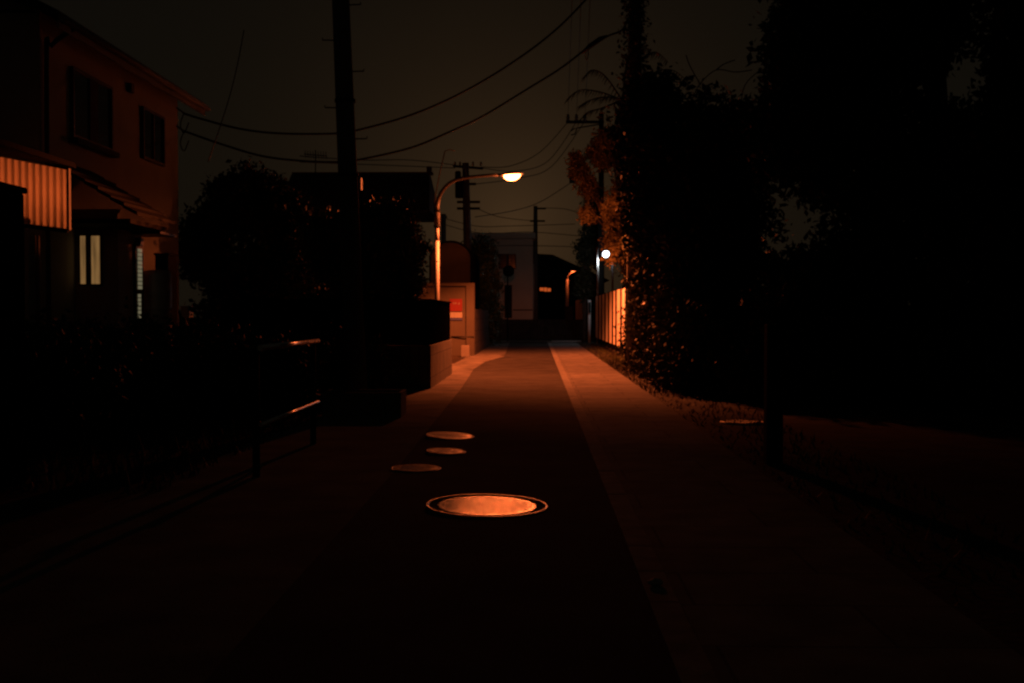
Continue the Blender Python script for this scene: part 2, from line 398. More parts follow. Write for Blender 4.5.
# ------------------------------------------------------------------ guard rail (left)
XR = -2.2
t = empty('guard_rail', (XR, 10.1, 0), 'steel two-bar guard rail catching the lamp light on the left', 'guard rail')
y0, y1 = PX(260, 350, XR).y, PX(318, 341, XR).y
zt, zb = PX(318, 341, XR).z, PX(318, 402, XR).z
MB().path([(XR, y0, zt), (XR, y1, zt)], .024, 14).build('rail', 'rail', t)
MB().path([(XR, y0, zb), (XR, y1, zb)], .017, 14).build('rail', 'rail', t)
for y in (y0 + .04, y1 - .04):
    MB().path([(XR - .045, y, -.1), (XR - .045, y, zt)], .03, 12).build('post', 'black_metal', t)
    MB().path([(XR - .03, y - .02, zb), (XR - .03, y + .02, zb)], .03, 10).build('clamp', 'black_metal', t)

# ------------------------------------------------------------------ utility poles
def pole_shape(mb, p0, p1, r0, r1, n=18): mb.path([p0, p0.lerp(p1, .5), p1], [r0, (r0 + r1) / 2, r1], n)
PY = 15.2
b0 = P(358, 412, PY); b0.z = 0; top = b0 + (P(341, 0, PY) - b0) * 1.55
t = empty('utility_pole', b0, 'thick leaning concrete utility pole with climbing pegs between the left bushes', 'utility pole', 'utility poles')
m_ = MB(); m_.path([b0 - Vector((0, 0, .3)), top], [.15, .10], 24); m_.build('pole', 'pole_concrete', t)
L = (top - b0)
for side, ys in ((-1, (41, 108, -26)), (1, (6, 72, 139))):
    for yy in ys:
        z = H + (315 - yy) * PY / F; q = b0 + L * (z / L.z); rr_ = .15 - .05 * z / L.z
        MB().path([q + Vector((side * (rr_ - .01), 0, 0)), q + Vector((side * (rr_ + .15), -.02, .0)), q + Vector((side * (rr_ + .15), -.02, .03))], .009, 8).build('climbing_peg', 'black_metal', t)
for z in (3.2, 4.2):
    q = b0 + L * (z / L.z); MB().lathe(q, [(.138, -.02), (.142, -.02), (.142, .02), (.138, .02)], 24).build('band', 'black_metal', t)
q0 = PX(360.5, 190, P(360.5, 190, PY).x); q1 = P(360.3, 178, PY)
MB().box(q0.x - .012, q0.x + .016, PY - .05, PY + .06, P(360, 190, PY).z, P(360, 178, PY).z).build('marker_plate', 'white_metal', t)
MB().path([P(361.5, 196, PY + .05), P(364, 300, PY + .05), Vector((b0.x + .17, PY + .05, 0))], .016, 8).build('cable_pipe', 'black_metal', t)

# ivy clad pole on the right
def leaves_mesh(name, m, pts, size, parent, jitter=.6, flat=0.0, aspect=.55):
    """pts: (n,3) leaf centres; every leaf two triangles folded on its midrib"""
    n = len(pts); pts = np.asarray(pts)
    d = rng.normal(size=(n, 3)); d[:, 2] *= (1 - flat); d /= np.linalg.norm(d, axis=1)[:, None]
    u = rng.normal(size=(n, 3)); u -= d * np.sum(u * d, axis=1)[:, None]; u /= np.linalg.norm(u, axis=1)[:, None]
    w_ = np.cross(d, u)
    s = size * (1 + jitter * (rng.random(n) - .5) * 2)[:, None]
    a = pts - d * s * .5; b = pts + d * s * .5
    l = pts + u * s * aspect * .5 + w_ * s * .08; r = pts - u * s * aspect * .5 + w_ * s * .08
    vs = np.stack([a, l, b, r], 1).reshape(-1, 3)
    me = bpy.data.meshes.new(name)
    me.vertices.add(4 * n); me.vertices.foreach_set('co', vs.ravel())
    idx = np.arange(n)[:, None] * 4
    f = np.concatenate([idx + [0, 1, 2], idx + [0, 2, 3]], 1).reshape(-1)
    me.loops.add(len(f)); me.loops.foreach_set('vertex_index', f.astype(np.int32))
    me.polygons.add(2 * n); me.polygons.foreach_set('loop_start', np.arange(2 * n, dtype=np.int32) * 3)
    me.update(calc_edges=True)
    me.materials.append(M[m])
    o = bpy.data.objects.new(name, me); C.objects.link(o)
    if parent: o.parent = parent; o.matrix_parent_inverse = parent.matrix_basis.inverted()
    return o
def clump_pts(centres, n, spread=.5):
    """leaf positions gathered on twig ends inside ellipsoid lobes (cx,cy,cz,rx,ry,rz)"""
    out = []
    vol = np.array([c[3] * c[4] * c[5] for c in centres]) ** .67; vol = vol / vol.sum()
    for c, f in zip(centres, vol):
        k = max(8, int(n * f / 28))
        d = rng.normal(size=(k, 3)); d /= np.linalg.norm(d, axis=1)[:, None]
        rad = rng.random(k) ** .4 * (.78 + .22 * np.sin(d[:, 0] * 7 + c[0] * 3) * np.cos(d[:, 2] * 6 + c[2]))
        tw = np.array(c[:3]) + d * rad[:, None] * np.array(c[3:6])
        lv = np.repeat(tw, 28, axis=0) + rng.normal(size=(k * 28, 3)) * .13 * spread * 2
        out.append(lv)
    o = np.concatenate(out); o = o[o[:, 2] > .03]
    return o
def limbs(mb, base, crown, r, n=7):
    base = Vector(base)
    for i in range(n):
        c = random.choice(crown); e_ = Vector(c[:3]) + Vector((random.uniform(-.6, .6) * c[3], random.uniform(-.6, .6) * c[4], random.uniform(-.3, .6) * c[5]))
        s_ = base + Vector((0, 0, random.uniform(.35, .9) * max(.3, (c[2] - base.z) * .9)))
        mid = s_.lerp(e_, .5) + Vector((0, 0, .15))
        mb.path([s_, mid, e_], [r * .5, r * .3, r * .1], 7)
def gap(pts, a, b, r):
    """clear leaves off the straight line of sight-height openings between two points"""
    a = np.array(a); b = np.array(b); d = b - a; t_ = np.clip(((pts - a) @ d) / (d @ d), 0, 1)
    return pts[np.linalg.norm(pts - (a + t_[:, None] * d), axis=1) > r]
GAPS = []
def tree(name, base, crown, n, size, leafm, label, cat='tree', r=.14, group=None, spread=.5, part='crown', flat=0., htrunk=.8, lf=0.55):
    t = empty(name, (base[0], base[1], 0), label, cat, group)
    zc = max(c[2] for c in crown)
    tr = MB(); tr.path([(base[0], base[1], -.1), (base[0] + .05, base[1], zc * .4), (base[0] - .03, base[1] + .04, zc * htrunk)], [r, r * .75, r * .3], 12)
    limbs(tr, (base[0], base[1], .2), crown, r)
    tr.build('trunk', 'bark', t)
    lp_ = clump_pts(crown, n, spread)
    for g in GAPS: lp_ = gap(lp_, *g)
    leaves_mesh(part, leafm, lp_, size, t, flat=flat, aspect=lf)
    return t

YV = 27.0
vb = P(634, 400, YV); vb.z = 0
t = empty('utility_pole', vb, 'ivy covered utility pole rising out of the trees on the right of the lane', 'utility pole', 'utility poles')
MB().path([vb, (vb.x, YV, 12.5)], [.19, .14], 18).build('pole', 'pole_concrete', t)
pts = []
for i in range(2600):
    z = random.uniform(3.5, 9.6); a = random.uniform(0, 6.28); rad = .14 + abs(random.gauss(0, .12))
    pts.append((vb.x + math.cos(a) * rad, YV + math.sin(a) * rad, z))
leaves_mesh('ivy', 'leaf_dark', pts, .10, t)

def xarm(mb, a, b, h=.04):
    a, b = Vector(a), Vector(b); mb.hexa([(a.x, a.y - h, a.z - h), (b.x, b.y - h, b.z - h), (b.x, b.y + h, b.z - h), (a.x, a.y + h, a.z - h)],
                                     [(a.x, a.y - h, a.z + h), (b.x, b.y - h, b.z + h), (b.x, b.y + h, b.z + h), (a.x, a.y + h, a.z + h)])
def insul(mb, p, s=1): mb.lathe(p, [(.02 * s, 0), (.06 * s, .02 * s), (.03 * s, .06 * s), (.06 * s, .09 * s), (.03 * s, .13 * s), (.05 * s, .16 * s), (.0001, .2 * s)], 10)
# pole behind the right trees with three insulators
YI = 52.
ib = P(601, 300, YI); ib.z = 0
t = empty('utility_pole', ib, 'utility pole half hidden in orange lit leaves with three insulators on its arm', 'utility pole', 'utility poles')
MB().path([ib, (ib.x, YI, P(601, 113, YI).z)], [.17, .11], 16).build('pole', 'dark_wood', t)
m_ = MB(); xarm(m_, P(566, 122, YI), P(604, 122, YI), .06); m_.build('crossarm', 'black_metal', t)
for x in (568, 576.5, 585):
    m_ = MB(); insul(m_, P(x, 121, YI), 1.7); m_.build('insulator', 'insulator', t)
m_ = MB(); m_.path([P(571, 131, YI), P(574, 128.5, YI), P(577, 128, YI), P(575, 134, YI), P(571, 135, YI)], .03, 6); m_.path([P(577, 128, YI), P(601, 124, YI)], .03, 6); m_.build('switch', 'black_metal', t)
MB().lathe(P(572, 183, YI), [(.0001, 0), (.12, .0), (.13, .35), (.0001, .37)], 12).build('splice_box', 'black_metal', t)

# far pole with transformer behind the lamp
YT = 48.
tb = P(470, 330, YT); tb.z = 0
t = empty('utility_pole', tb, 'far utility pole with a transformer and three crossarm levels behind the lamp arm', 'utility pole', 'utility poles')
tt = P(465.5, 163, YT)
MB().path([tb, tt], [.22, .14], 16).build('pole', 'pole_concrete', t)
for (a, b) in (((453, 166), (483, 168.5)), ((458, 184), (476, 184)), ((457, 202), (480, 202)), ((457, 208.5), (480, 208.5))):
    m_ = MB(); xarm(m_, P(*a, YT), P(*b, YT), .05); m_.build('crossarm', 'black_metal', t)
for x in (455, 460, 473, 481):
    m_ = MB(); insul(m_, P(x, 166, YT), 1.0); m_.build('insulator', 'insulator', t)
MB().lathe(P(459.5, 198, YT), [(.0001, -.02), (.17, 0), (.19, .08), (.19, .78), (.14, .86), (.0001, .9)], 20).build('transformer', 'black_metal', t)
MB().lathe(P(458, 183, YT - .25), [(.0001, -.02), (.12, 0), (.13, .08), (.13, .45), (.1, .5), (.0001, .52)], 16).build('transformer', 'black_metal', t)
# thin pole by the beige building
YP = 66.
pb = P(535.5, 318, YP); pb.z = .95
t = empty('utility_pole', pb, 'thin utility pole with a short side arm standing right of the beige building', 'utility pole', 'utility poles')
MB().path([pb, P(535.5, 206, YP)], [.17, .12], 14).build('pole', 'pole_concrete', t)
for a_, b_ in (((534, 208.5), (546, 208.5)), ((530, 221), (545, 221))):
    m_ = MB(); xarm(m_, P(*a_, YP), P(*b_, YP), .05); m_.build('crossarm', 'black_metal', t)
MB().path([P(532.6, 318, YP - .25), P(532.6, 264, YP - .25)], .09, 12).build('guy_guard', 'white_metal', t)
# short post far left
YQ = 55.
qb = P(443.5, 330, YQ); qb.z = 0
t = empty('utility_pole', qb, 'short dark utility pole just right of the lamp post above the arched shed', 'utility pole', 'utility poles')
MB().path([qb, P(443.5, 214, YQ)], [.16, .12], 12).build('pole', 'pole_concrete', t)
m_ = MB(); xarm(m_, P(441, 217, YQ), P(447, 217, YQ), .05); m_.build('crossarm', 'black_metal', t)

# ------------------------------------------------------------------ cables
def smooth_pts(pts, k=8):
    out = []
    n = len(pts)
    for i in range(n - 1):
        p0, p1, p2, p3 = pts[max(i - 1, 0)], pts[i], pts[i + 1], pts[min(i + 2, n - 1)]
        for j in range(k):
            t = j / k
            out.append(.5 * ((2 * p1) + (p2 - p0) * t + (2 * p0 - 5 * p1 + 4 * p2 - p3) * t * t + (3 * p1 - p0 - 3 * p2 + p3) * t ** 3))
    out.append(pts[-1]); return out
def cable(px, label, r, ya, yb, group='overhead cables'):
    n = len(px); x0, x1 = px[0][0], px[-1][0]
    def yy(x): return ya + (yb - ya) * ((x - x0) / (x1 - x0) if x1 != x0 else 0)
    pts = [P(x, y, yy(x)) for x, y in px] if abs(x1 - x0) > 1e-3 else [P(x, y, ya + (yb - ya) * i / (n - 1)) for i, (x, y) in enumerate(px)]
    o = MB().path(smooth_pts(pts), r, 8).build('cable', 'cable')
    return tag(o, label, 'cable', group)
cable([(183, 113), (200, 118.5), (241, 129), (282, 133.5), (336, 133.5), (358, 130), (405, 117), (447, 100), (488, 78), (529, 51), (561, 25), (590, -5), (612, -30)],
      'upper thick black cable sagging from the left house up to the top of the picture', .024, 23.6, 27)
cable([(184, 131), (221, 144), (262, 156), (303, 161), (338, 162), (360, 159.5), (410, 148), (447, 133), (483, 116), (529, 88), (561, 68), (590, 46), (608, 36), (622, 30), (628, 18)],
      'lower thick black cable sagging from the left house to the ivy covered pole', .024, 23.6, 27)
o = MB().path([P(582, 53, 26.9), P(590, 46, 26.8), P(600, 39, 26.8), P(607, 36, 26.9)], [.03, .06, .06, .03], 10).build('splice_closure', 'cable')
tag(o, 'fat splice closure on the lower cable close to the ivy pole', 'splice closure')
o = MB().path(smooth_pts([P(587, 49, 26.6), P(585.5, 54, 26.6), P(586.5, 60, 26.6), P(588.5, 55, 26.6), P(588, 49, 26.6)], 5), .012, 6).build('cable_tag', 'stone')
tag(o, 'small loop of cable with a tag hanging under the splice closure', 'cable tag')
cable([(244, 30), (238, 62), (230, 95), (219, 130), (208, 162)], 'slanting guy line falling between the left house and the leaning pole', .009, 19, 19.01)
far = [([(300, 156), (360, 160), (410, 160), (455, 165)], 'thin wire from the left to the top crossarm of the far pole', 40, 48),
       ([(300, 162), (380, 165), (455, 168)], 'second thin wire just under the topmost one on the left', 40, 48),
       ([(481, 167), (510, 166), (540, 152), (568, 122)], 'thin wire from the far pole top rising right to the leftmost insulator', 48, 52),
       ([(482, 168), (515, 171), (548, 161), (577, 121)], 'thin wire from the far pole top rising right to the middle insulator', 48, 52),
       ([(476, 184), (520, 178), (552, 166), (585, 121)], 'thin wire from the middle crossarm rising right to the right insulator', 48, 52),
       ([(475, 217), (512, 211), (540, 202), (572, 182)], 'sagging service wire ending at the dark box in the orange leaves', 48, 52),
       ([(436, 216), (476, 226), (510, 226), (575, 224)], 'faint level wire crossing the lower sky above the beige building', 58, 60),
       ([(436, 222), (480, 233), (530, 232), (580, 236)], 'faint wire grazing the roof line of the beige building', 58, 60),
       ([(488, 246), (520, 245.5), (550, 246), (582, 247)], 'straight dark wire in front of the upper wall of the beige building', 58, 58),
       ([(476, 208), (500, 217), (534, 221)], 'wire from the lowest crossarm sagging to the thin far pole', 48, 66),
       ([(546, 208), (565, 209), (585, 215)], 'wire leaving the thin far pole to the right', 66, 50)]
for pts_, lab, a, b in far: cable(pts_, lab, .017, a, b, 'thin wires between the far poles')
for x0_, x1_, lab in ((568, 572, 'left'), (576.5, 581, 'middle'), (585, 590, 'right')):
    p0 = P(x0_, 118, 52); p1 = P(x1_, 0, 27); d = (p1 - p0); 
    o = MB().path([p0, p0 + d * .5 - Vector((0, 0, .05)), p1, p0 + d * 1.4], .010, 6).build('cable', 'cable')
    tag(o, lab + ' one of the three thin lines climbing steeply from the insulator arm', 'cable', 'lines climbing from the insulator arm')

# ------------------------------------------------------------------ left two-storey house
XH = -7.5
ya, yb = PX(42, 300, XH).y, PX(179, 300, XH).y
ze = 5.75
hs = empty('house', (XH - 3, (ya + yb) / 2, 0), 'two-storey rendered house glowing dull orange on the left with dark windows', 'house')
MB().box(XH - 6.5, XH, ya, yb, 0, ze + .15).build('wall', 'stucco', hs)
rf = MB()
ov = .45; xr = XH - 3.25; sl = math.tan(R(27)); th = .13
ze2 = 5.66
for s_, xe in ((1, XH + ov), (-1, XH - 6.5 - ov)):
    zr = ze2 + (xe - xr) * s_ * sl
    y0_, y1_ = ya - .35, yb + .45
    b4 = [(xe, y0_, ze2), (xe, y1_, ze2), (xr, y1_, zr), (xr, y0_, zr)]
    t4 = [(x, y, z + th) for x, y, z in b4]
    if s_ < 0: b4, t4 = b4[::-1], t4[::-1]
    rf.hexa(b4, t4)
roof = rf.build('roof', 'roof_tile', hs)
gm = MB(); gm.add([(XH - 6.5, ya, ze + .1), (XH, ya, ze + .1), (xr, ya, ze + .1 + 3.1 * sl), (XH - 6.5, ya + .1, ze + .1), (XH, ya + .1, ze + .1), (xr, ya + .1, ze + .1 + 3.1 * sl)],
                 [(0, 1, 2), (3, 5, 4)]); gm.build('gable', 'stucco', hs)
xe = XH + ov + .05
MB().path([(xe, ya - .35, ze2 + .02), (xe, yb + .45, ze2 + .02)], .055, 10).build('gutter', 'eave', hs)
MB().box(XH + ov - .03, XH + ov - .004, ya - .34, yb + .44, ze2 - .12, ze2 - .01).build('fascia', 'eave', hs)
MB().path(smooth_pts([Vector((xe, ya + .12, ze2)), Vector((XH + .12, ya + .12, ze2 - .28)), Vector((XH + .06, ya + .1, ze2 - .6)), Vector((XH + .06, ya + .1, 0))], 4), .035, 10).build('downpipe', 'stucco_dark', hs)
def hwin(x0, x1, yt_l, yb_l, split=True, sill=False):
    a = PX(x0, yt_l, XH); b = PX(x1, 300, XH); zt_ = a.z; zb_ = PX(x0, yb_l, XH).z
    f = MB(); fw = .05
    f.box(XH + .003, XH + .07, a.y, b.y, zt_ - fw, zt_).box(XH + .003, XH + .07, a.y, b.y, zb_, zb_ + fw)
    f.box(XH + .003, XH + .07, a.y, a.y + fw, zb_ + fw, zt_ - fw).box(XH + .003, XH + .07, b.y - fw, b.y, zb_ + fw, zt_ - fw)
    fr = f.build('window', 'frame_dark', hs)
    MB().box(XH + .003, XH + .03, a.y + fw, b.y - fw, zb_ + fw, zt_ - fw).build('pane', 'glass', fr)
    if split:
        m0 = a.y + (b.y - a.y) * .42; m1 = a.y + (b.y - a.y) * .62
        MB().box(XH + .033, XH + .055, m0, m1, zb_ + fw, zt_ - fw).build('curtain', 'stucco_dark', fr)
    else:
        m0 = (a.y + b.y) / 2
        MB().box(XH + .033, XH + .06, m0 - .025, m0 + .025, zb_ + fw, zt_ - fw).build('mullion', 'frame_dark', fr)
    if sill: MB().box(XH + .003, XH + .16, a.y - .05, b.y + .05, zb_ - .09, zb_ - .003).build('sill', 'stucco_dark', fr)
hwin(69, 111, 66, 137, True, True)
hwin(140, 163, 106, 158, False)
mv = PX(128, 88, XH); MB().box(XH + .003, XH + .09, mv.y - .08, mv.y + .08, mv.z - .08, mv.z + .08).build('vent', 'frame_dark', hs)
# cable anchors
m_ = MB(); an = PX(184, 113, XH + .1); 
for yy in (113, 131):
    q = P(184, yy, 23.6); m_.path([(XH, yb - .1, q.z + .05), q], .018, 8); m_.path(smooth_pts([q, q + Vector((-.08, 0, -.25)), q + Vector((.0, 0, -.42)), q + Vector((.1, 0, -.2))], 4), .012, 6)
m_.build('cable_bracket', 'black_metal', hs)
# projecting entrance bay with lit curtain window and glazed strip
XB = -6.8; by0 = PX(118, 260, XB).y; by1 = PX(142, 260, XB).y
MB().box(XH + .003, XB, by0, by1, 0, 3.02).build('entrance_bay', 'stucco', hs)
def bz(y): return P(90, y, by0).z
for a, b in ((81.3, 86.3), (92.3, 100.6)):
    pa, pb_ = P(a, 260, by0), P(b, 260, by0)
    fr = MB().box(pa.x - .03, pb_.x + .03, by0 - .03, by0 - .003, bz(284) - .03, bz(236) + .03).build('window', 'frame_dark', hs)
    MB().box(pa.x, pb_.x, by0 - .04, by0 - .032, bz(284), bz(236)).build('curtain', 'curtain_glow', fr)
gy0, gy1 = PX(133.5, 260, XB).y, PX(141, 260, XB).y
gz0, gz1 = PX(137, 318, XB).z, PX(137, 248, XB).z
fr = MB().box(XB + .003, XB + .04, gy0, gy1, gz0 - .3, gz1 + .05).build('entrance_door', 'frame_dark', hs)
g = MB(); n_ = 17
for i in range(n_):
    z0 = gz0 + (gz1 - gz0) * i / n_; z1 = gz0 + (gz1 - gz0) * (i + .8) / n_
    if i == 6: continue
    k = .5 if i > 6 else .32
    g.box(XB + .043, XB + .055, gy0 + .08, gy0 + .08 + (gy1 - gy0) * k, z0, z1)
g.build('glass_blocks', 'door_glow', fr)
# lean-to tiled porch roof
pr = MB(); ax, az = XH + .005, 3.72; bx_, bz_ = -6.1, 2.86; y0_, y1_ = 16.95, 18.75
for i in range(7):
    f0, f1 = i / 7, (i + 1.12) / 7
    xa, xb = ax + (bx_ - ax) * f0, ax + (bx_ - ax) * min(f1, 1.03); za, zb2 = az + (bz_ - az) * f0, az + (bz_ - az) * min(f1, 1.03)
    o_ = .02 * (i % 2) + .025
    pr.hexa([(xb, y0_, zb2 - .03), (xb, y1_, zb2 - .03), (xa, y1_, za - .05), (xa, y0_, za - .05)], [(xb, y0_, zb2 + o_), (xb, y1_, zb2 + o_), (xa, y1_, za + .0), (xa, y0_, za + .0)])
pr.box(ax, bx_ - .1, y0_ + .05, y1_ - .05, 2.70, 2.77)
pr.build('porch_roof', 'porch_tile', hs)
MB().box(-6.85, -6.3, y1_ - .1, y1_ + .75, 2.66, 2.70).build('canopy', 'frame_dark', hs)
MB().path([P(121.8, 226.5, 18.0), P(124.5, 226.5, 18.0)], .022, 10).build('porch_hook', 'rail', hs)
bl = P(135, 243, 19.1); MB().box(XB + .003, XB + .1, bl.y - .25, bl.y - .1, bl.z - .06, bl.z + .06).build('porch_lamp', 'white_sign', hs)
# low step
MB().box(XB, XB + .6, by0 + .1, by1, 0, .15).build('step', 'gutter', hs)

# corrugated carport on the near left
XC = -6.4
a1, b1 = PX(67.5, 170, XC), PX(67.5, 228.5, XC)
a0, b0_ = P(-12, 154.5, a1.y - .25), P(-12, 219, a1.y - .25)
t = empty('carport', (XC - 1.2, a1.y, 0), 'carport with a bright orange lit corrugated side sheet at the left edge', 'carport')
cs = MB(); N = 264; per = .088
dirv = Vector((a1.x - a0.x, a1.y - a0.y, 0)); L_ = dirv.length; dirv.normalize(); nv = Vector((dirv.y, -dirv.x, 0))
for i in range(N + 1):
    f = i / N; off = .016 * math.sin(2 * math.pi * L_ * f / per)
    for o_ in (off, off - .004):
        for z0_, z1_ in ((b0_.z, b1.z), (a0.z, a1.z)):
            q = Vector((a0.x, a0.y, 0)) + dirv * L_ * f + nv * o_; cs.v.append((q.x, q.y, z0_ + (z1_ - z0_) * f))
for i in range(N):
    k = 4 * i
    cs.f += [(k, k + 4, k + 5, k + 1), (k + 3, k + 7, k + 6, k + 2), (k + 1, k + 5, k + 7, k + 3), (k, k + 2, k + 6, k + 4)]; cs.sm += [True, True, False, False]
cs.build('side_sheet', 'corrugated', t)
MB().box(XC + .003, XC + .03, a1.y - .03, a1.y + .03, b1.z - .02, a1.z + .02).build('edge_trim', 'galv', t)
MB().hexa([(a0.x, a0.y - .03, b0_.z - .06), (a1.x, a1.y - .03, b1.z - .06), (a1.x, a1.y + .03, b1.z - .06), (a0.x, a0.y + .03, b0_.z - .06)],
          [(a0.x, a0.y - .03, b0_.z - .01), (a1.x, a1.y - .03, b1.z - .01), (a1.x, a1.y + .03, b1.z - .01), (a0.x, a0.y + .03, b0_.z - .01)]).build('beam', 'dark_wood', t)
MB().hexa([(a0.x, a0.y - 2.6, a0.z + .03), (a1.x + .1, a1.y - 2.6, a1.z + .03), (a1.x + .1, a1.y + .05, a1.z + .03), (a0.x, a0.y + .05, a0.z + .03)],
          [(a0.x, a0.y - 2.6, a0.z + .1), (a1.x + .1, a1.y - 2.6, a1.z + .1), (a1.x + .1, a1.y + .05, a1.z + .1), (a0.x, a0.y + .05, a0.z + .1)]).build('roof', 'dark_wood', t)
pp = P(33, 260, a1.y)
MB().box(pp.x - .05, pp.x + .035, pp.y - .02, pp.y + .06, 0, b1.z - .1).build('post', 'stucco', t)
MB().path([(pp.x + .06, pp.y + .02, 0), (pp.x + .06, pp.y + .02, b1.z - .1)], .022, 10).build('post', 'galv', t)
MB().box(a1.x - .06, a1.x, a1.y - 2.5, a1.y - 2.4, 0, a1.z).build('post', 'dark_wood', t)
# gate pillar near the left edge
gp = P(28, 188, 8.62)
t = empty('gate_pillar', (gp.x - .3, 8.3, 0), 'unlit dark gate pillar at the left edge in front of the corrugated sheet', 'gate pillar')
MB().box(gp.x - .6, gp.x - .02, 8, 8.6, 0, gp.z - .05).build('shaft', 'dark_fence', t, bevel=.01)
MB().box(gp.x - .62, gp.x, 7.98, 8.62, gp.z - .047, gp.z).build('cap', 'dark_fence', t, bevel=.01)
# water heater tank
tk = P(157, 270, 19.6)
t = empty('water_tank', (tk.x, 19.6, 0), 'tall round grey water tank beside the house wall', 'water tank')
MB().lathe((tk.x, 19.6, 0), [(.0001, .12), (.24, .12), (.25, .16), (.25, tk.z - .1), (.22, tk.z - .02), (.1, tk.z), (.0001, tk.z)], 32).build('shell', 'tank', t)
for z in (.7, 1.4): MB().lathe((tk.x, 19.6, z), [(.25, -.02), (.256, -.015), (.256, .015), (.25, .02)], 32).build('hoop', 'tank', t)
for a in range(3): MB().path([(tk.x + .18 * math.cos(a * 2.1), 19.6 + .18 * math.sin(a * 2.1), 0), (tk.x + .18 * math.cos(a * 2.1), 19.6 + .18 * math.sin(a * 2.1), .125)], .02, 8).build('leg', 'black_metal', t)
bxx = P(161, 253, 20.4)
t = empty('storage_cabinet', (bxx.x, 20.6, 0), 'dark narrow cabinet behind the grey water tank', 'cabinet')
MB().box(bxx.x - .11, bxx.x + .13, 20.4, 20.9, 0, bxx.z - .04).build('body', 'dark_wood', t)
MB().box(bxx.x - .13, bxx.x + .15, 20.38, 20.92, bxx.z - .037, bxx.z).build('lid', 'dark_wood', t)
mb_ = P(185.5, 312, 20.)
t = empty('mailbox', (mb_.x, 20, 0), 'small mailbox lit orange in a gap under the left tree', 'mailbox')
MB().box(mb_.x - .08, mb_.x + .08, 19.95, 20.2, mb_.z - .11, mb_.z + .11).build('box', 'white_metal', t, bevel=.01)
MB().path([(mb_.x, 20.1, 0), (mb_.x, 20.1, mb_.z - .11)], .03, 8).build('post', 'black_metal', t)

# ------------------------------------------------------------------ wall with dark fence, left
XW = -1.87; wy0, wy1 = 19.7, 24.6
t = empty('garden_wall', (XW - .1, (wy0 + wy1) / 2, 0), 'low block garden wall with black boarding on top at the left lane edge', 'wall')
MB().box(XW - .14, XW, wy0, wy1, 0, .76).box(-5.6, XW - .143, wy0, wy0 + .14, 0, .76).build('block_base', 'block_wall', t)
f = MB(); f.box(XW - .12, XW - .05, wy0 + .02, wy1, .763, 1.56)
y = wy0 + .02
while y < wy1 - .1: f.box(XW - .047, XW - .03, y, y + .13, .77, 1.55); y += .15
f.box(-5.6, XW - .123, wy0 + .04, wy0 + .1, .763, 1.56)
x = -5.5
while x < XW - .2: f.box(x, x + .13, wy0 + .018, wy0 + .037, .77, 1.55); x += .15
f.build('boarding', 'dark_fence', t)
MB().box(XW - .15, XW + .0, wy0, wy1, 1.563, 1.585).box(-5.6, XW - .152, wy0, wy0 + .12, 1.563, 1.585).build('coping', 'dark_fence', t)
pb_ = P(401, 418, 14.1)
t = empty('planter', (pb_.x - .4, 14.4, 0), 'low dark concrete planter block on the left pavement near the leaning pole', 'planter')
MB().box(pb_.x - 1.0, pb_.x, 14.1, 14.14, 0, .32).box(pb_.x - 1.0, pb_.x, 14.66, 14.7, 0, .32).box(pb_.x - .04, pb_.x, 14.142, 14.658, 0, .32).box(pb_.x - 1.0, pb_.x - .96, 14.142, 14.658, 0, .32).build('trough', 'pole_concrete', t)
MB().box(pb_.x - .958, pb_.x - .042, 14.142, 14.658, 0, .27).build('earth', 'soil', t)

# ------------------------------------------------------------------ cream garage wall with signs, arched shed
YG = 36.
g0, g1 = P(405, 283, YG), P(474.5, 283, YG)
t = empty('garage', (g1.x - 1, YG + .5, 0), 'flat-topped orange lit garage wall with a red sign behind the lamp post', 'garage')
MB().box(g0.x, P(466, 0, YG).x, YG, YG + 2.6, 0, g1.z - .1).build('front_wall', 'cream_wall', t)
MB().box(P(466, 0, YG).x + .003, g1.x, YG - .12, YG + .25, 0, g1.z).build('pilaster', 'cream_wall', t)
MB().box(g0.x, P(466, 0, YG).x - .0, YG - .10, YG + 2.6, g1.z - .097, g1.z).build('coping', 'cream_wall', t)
MB().path([(P(451, 0, YG).x, YG - .03, P(0, 336.5, YG).z), (P(474, 0, YG).x, YG - .15, P(0, 336.5, YG).z)], .02, 8).build('conduit', 'cable', t)
MB().box(g1.x + .003 - .12, g1.x + .003, YG + .253, YG + 12, 0, P(0, 309, YG).z).build('side_wall', 'shed_block', t)
fb = P(465.5, 357, 34.6)
t2 = tag(MB().box(fb.x - .14, fb.x + .12, 34.6, 34.9, 0, .36).build('concrete_block', 'pole_concrete', bevel=.015), 'short bright concrete block standing at the foot of the garage pilaster', 'block')
s0, s1 = P(449.5, 299, YG - .14), P(462, 311, YG - .14)
t = empty('sign', ((s0.x + s1.x) / 2, YG - .05, s1.z), 'red notice board with a white strip below on the orange garage wall', 'sign')
MB().box(s0.x, s1.x, YG - .05, YG - .004, P(0, 311.3, YG).z, P(0, 299, YG).z).build('board', 'red_sign', t)
MB().box(s0.x, s1.x, YG - .06, YG - .004, P(0, 317.6, YG).z, P(0, 312.2, YG).z).build('strip', 'white_sign', t)
MB().box(s0.x, s1.x, YG - .05, YG - .004, P(0, 320, YG).z, P(0, 318, YG).z).build('lower_band', 'blue_sign', t)
zc = P(0, 303.5, YG).z
for i, bars in enumerate((((0, .03, .07, .012), (.03, 0, .012, .07)), ((0, 0, .012, .07), (.0121, .03, .045, .012)), ((0, 0, .06, .012), (.025, .0121, .012, .06)))):
    m_ = MB()
    for a_, b_, c_, d_ in bars: x_ = s0.x + .09 + i * .09 + a_; m_.box(x_, x_ + c_, YG - .056, YG - .052, zc - .03 + b_, zc - .03 + b_ + d_)
    m_.build('letter', 'white_sign', t)
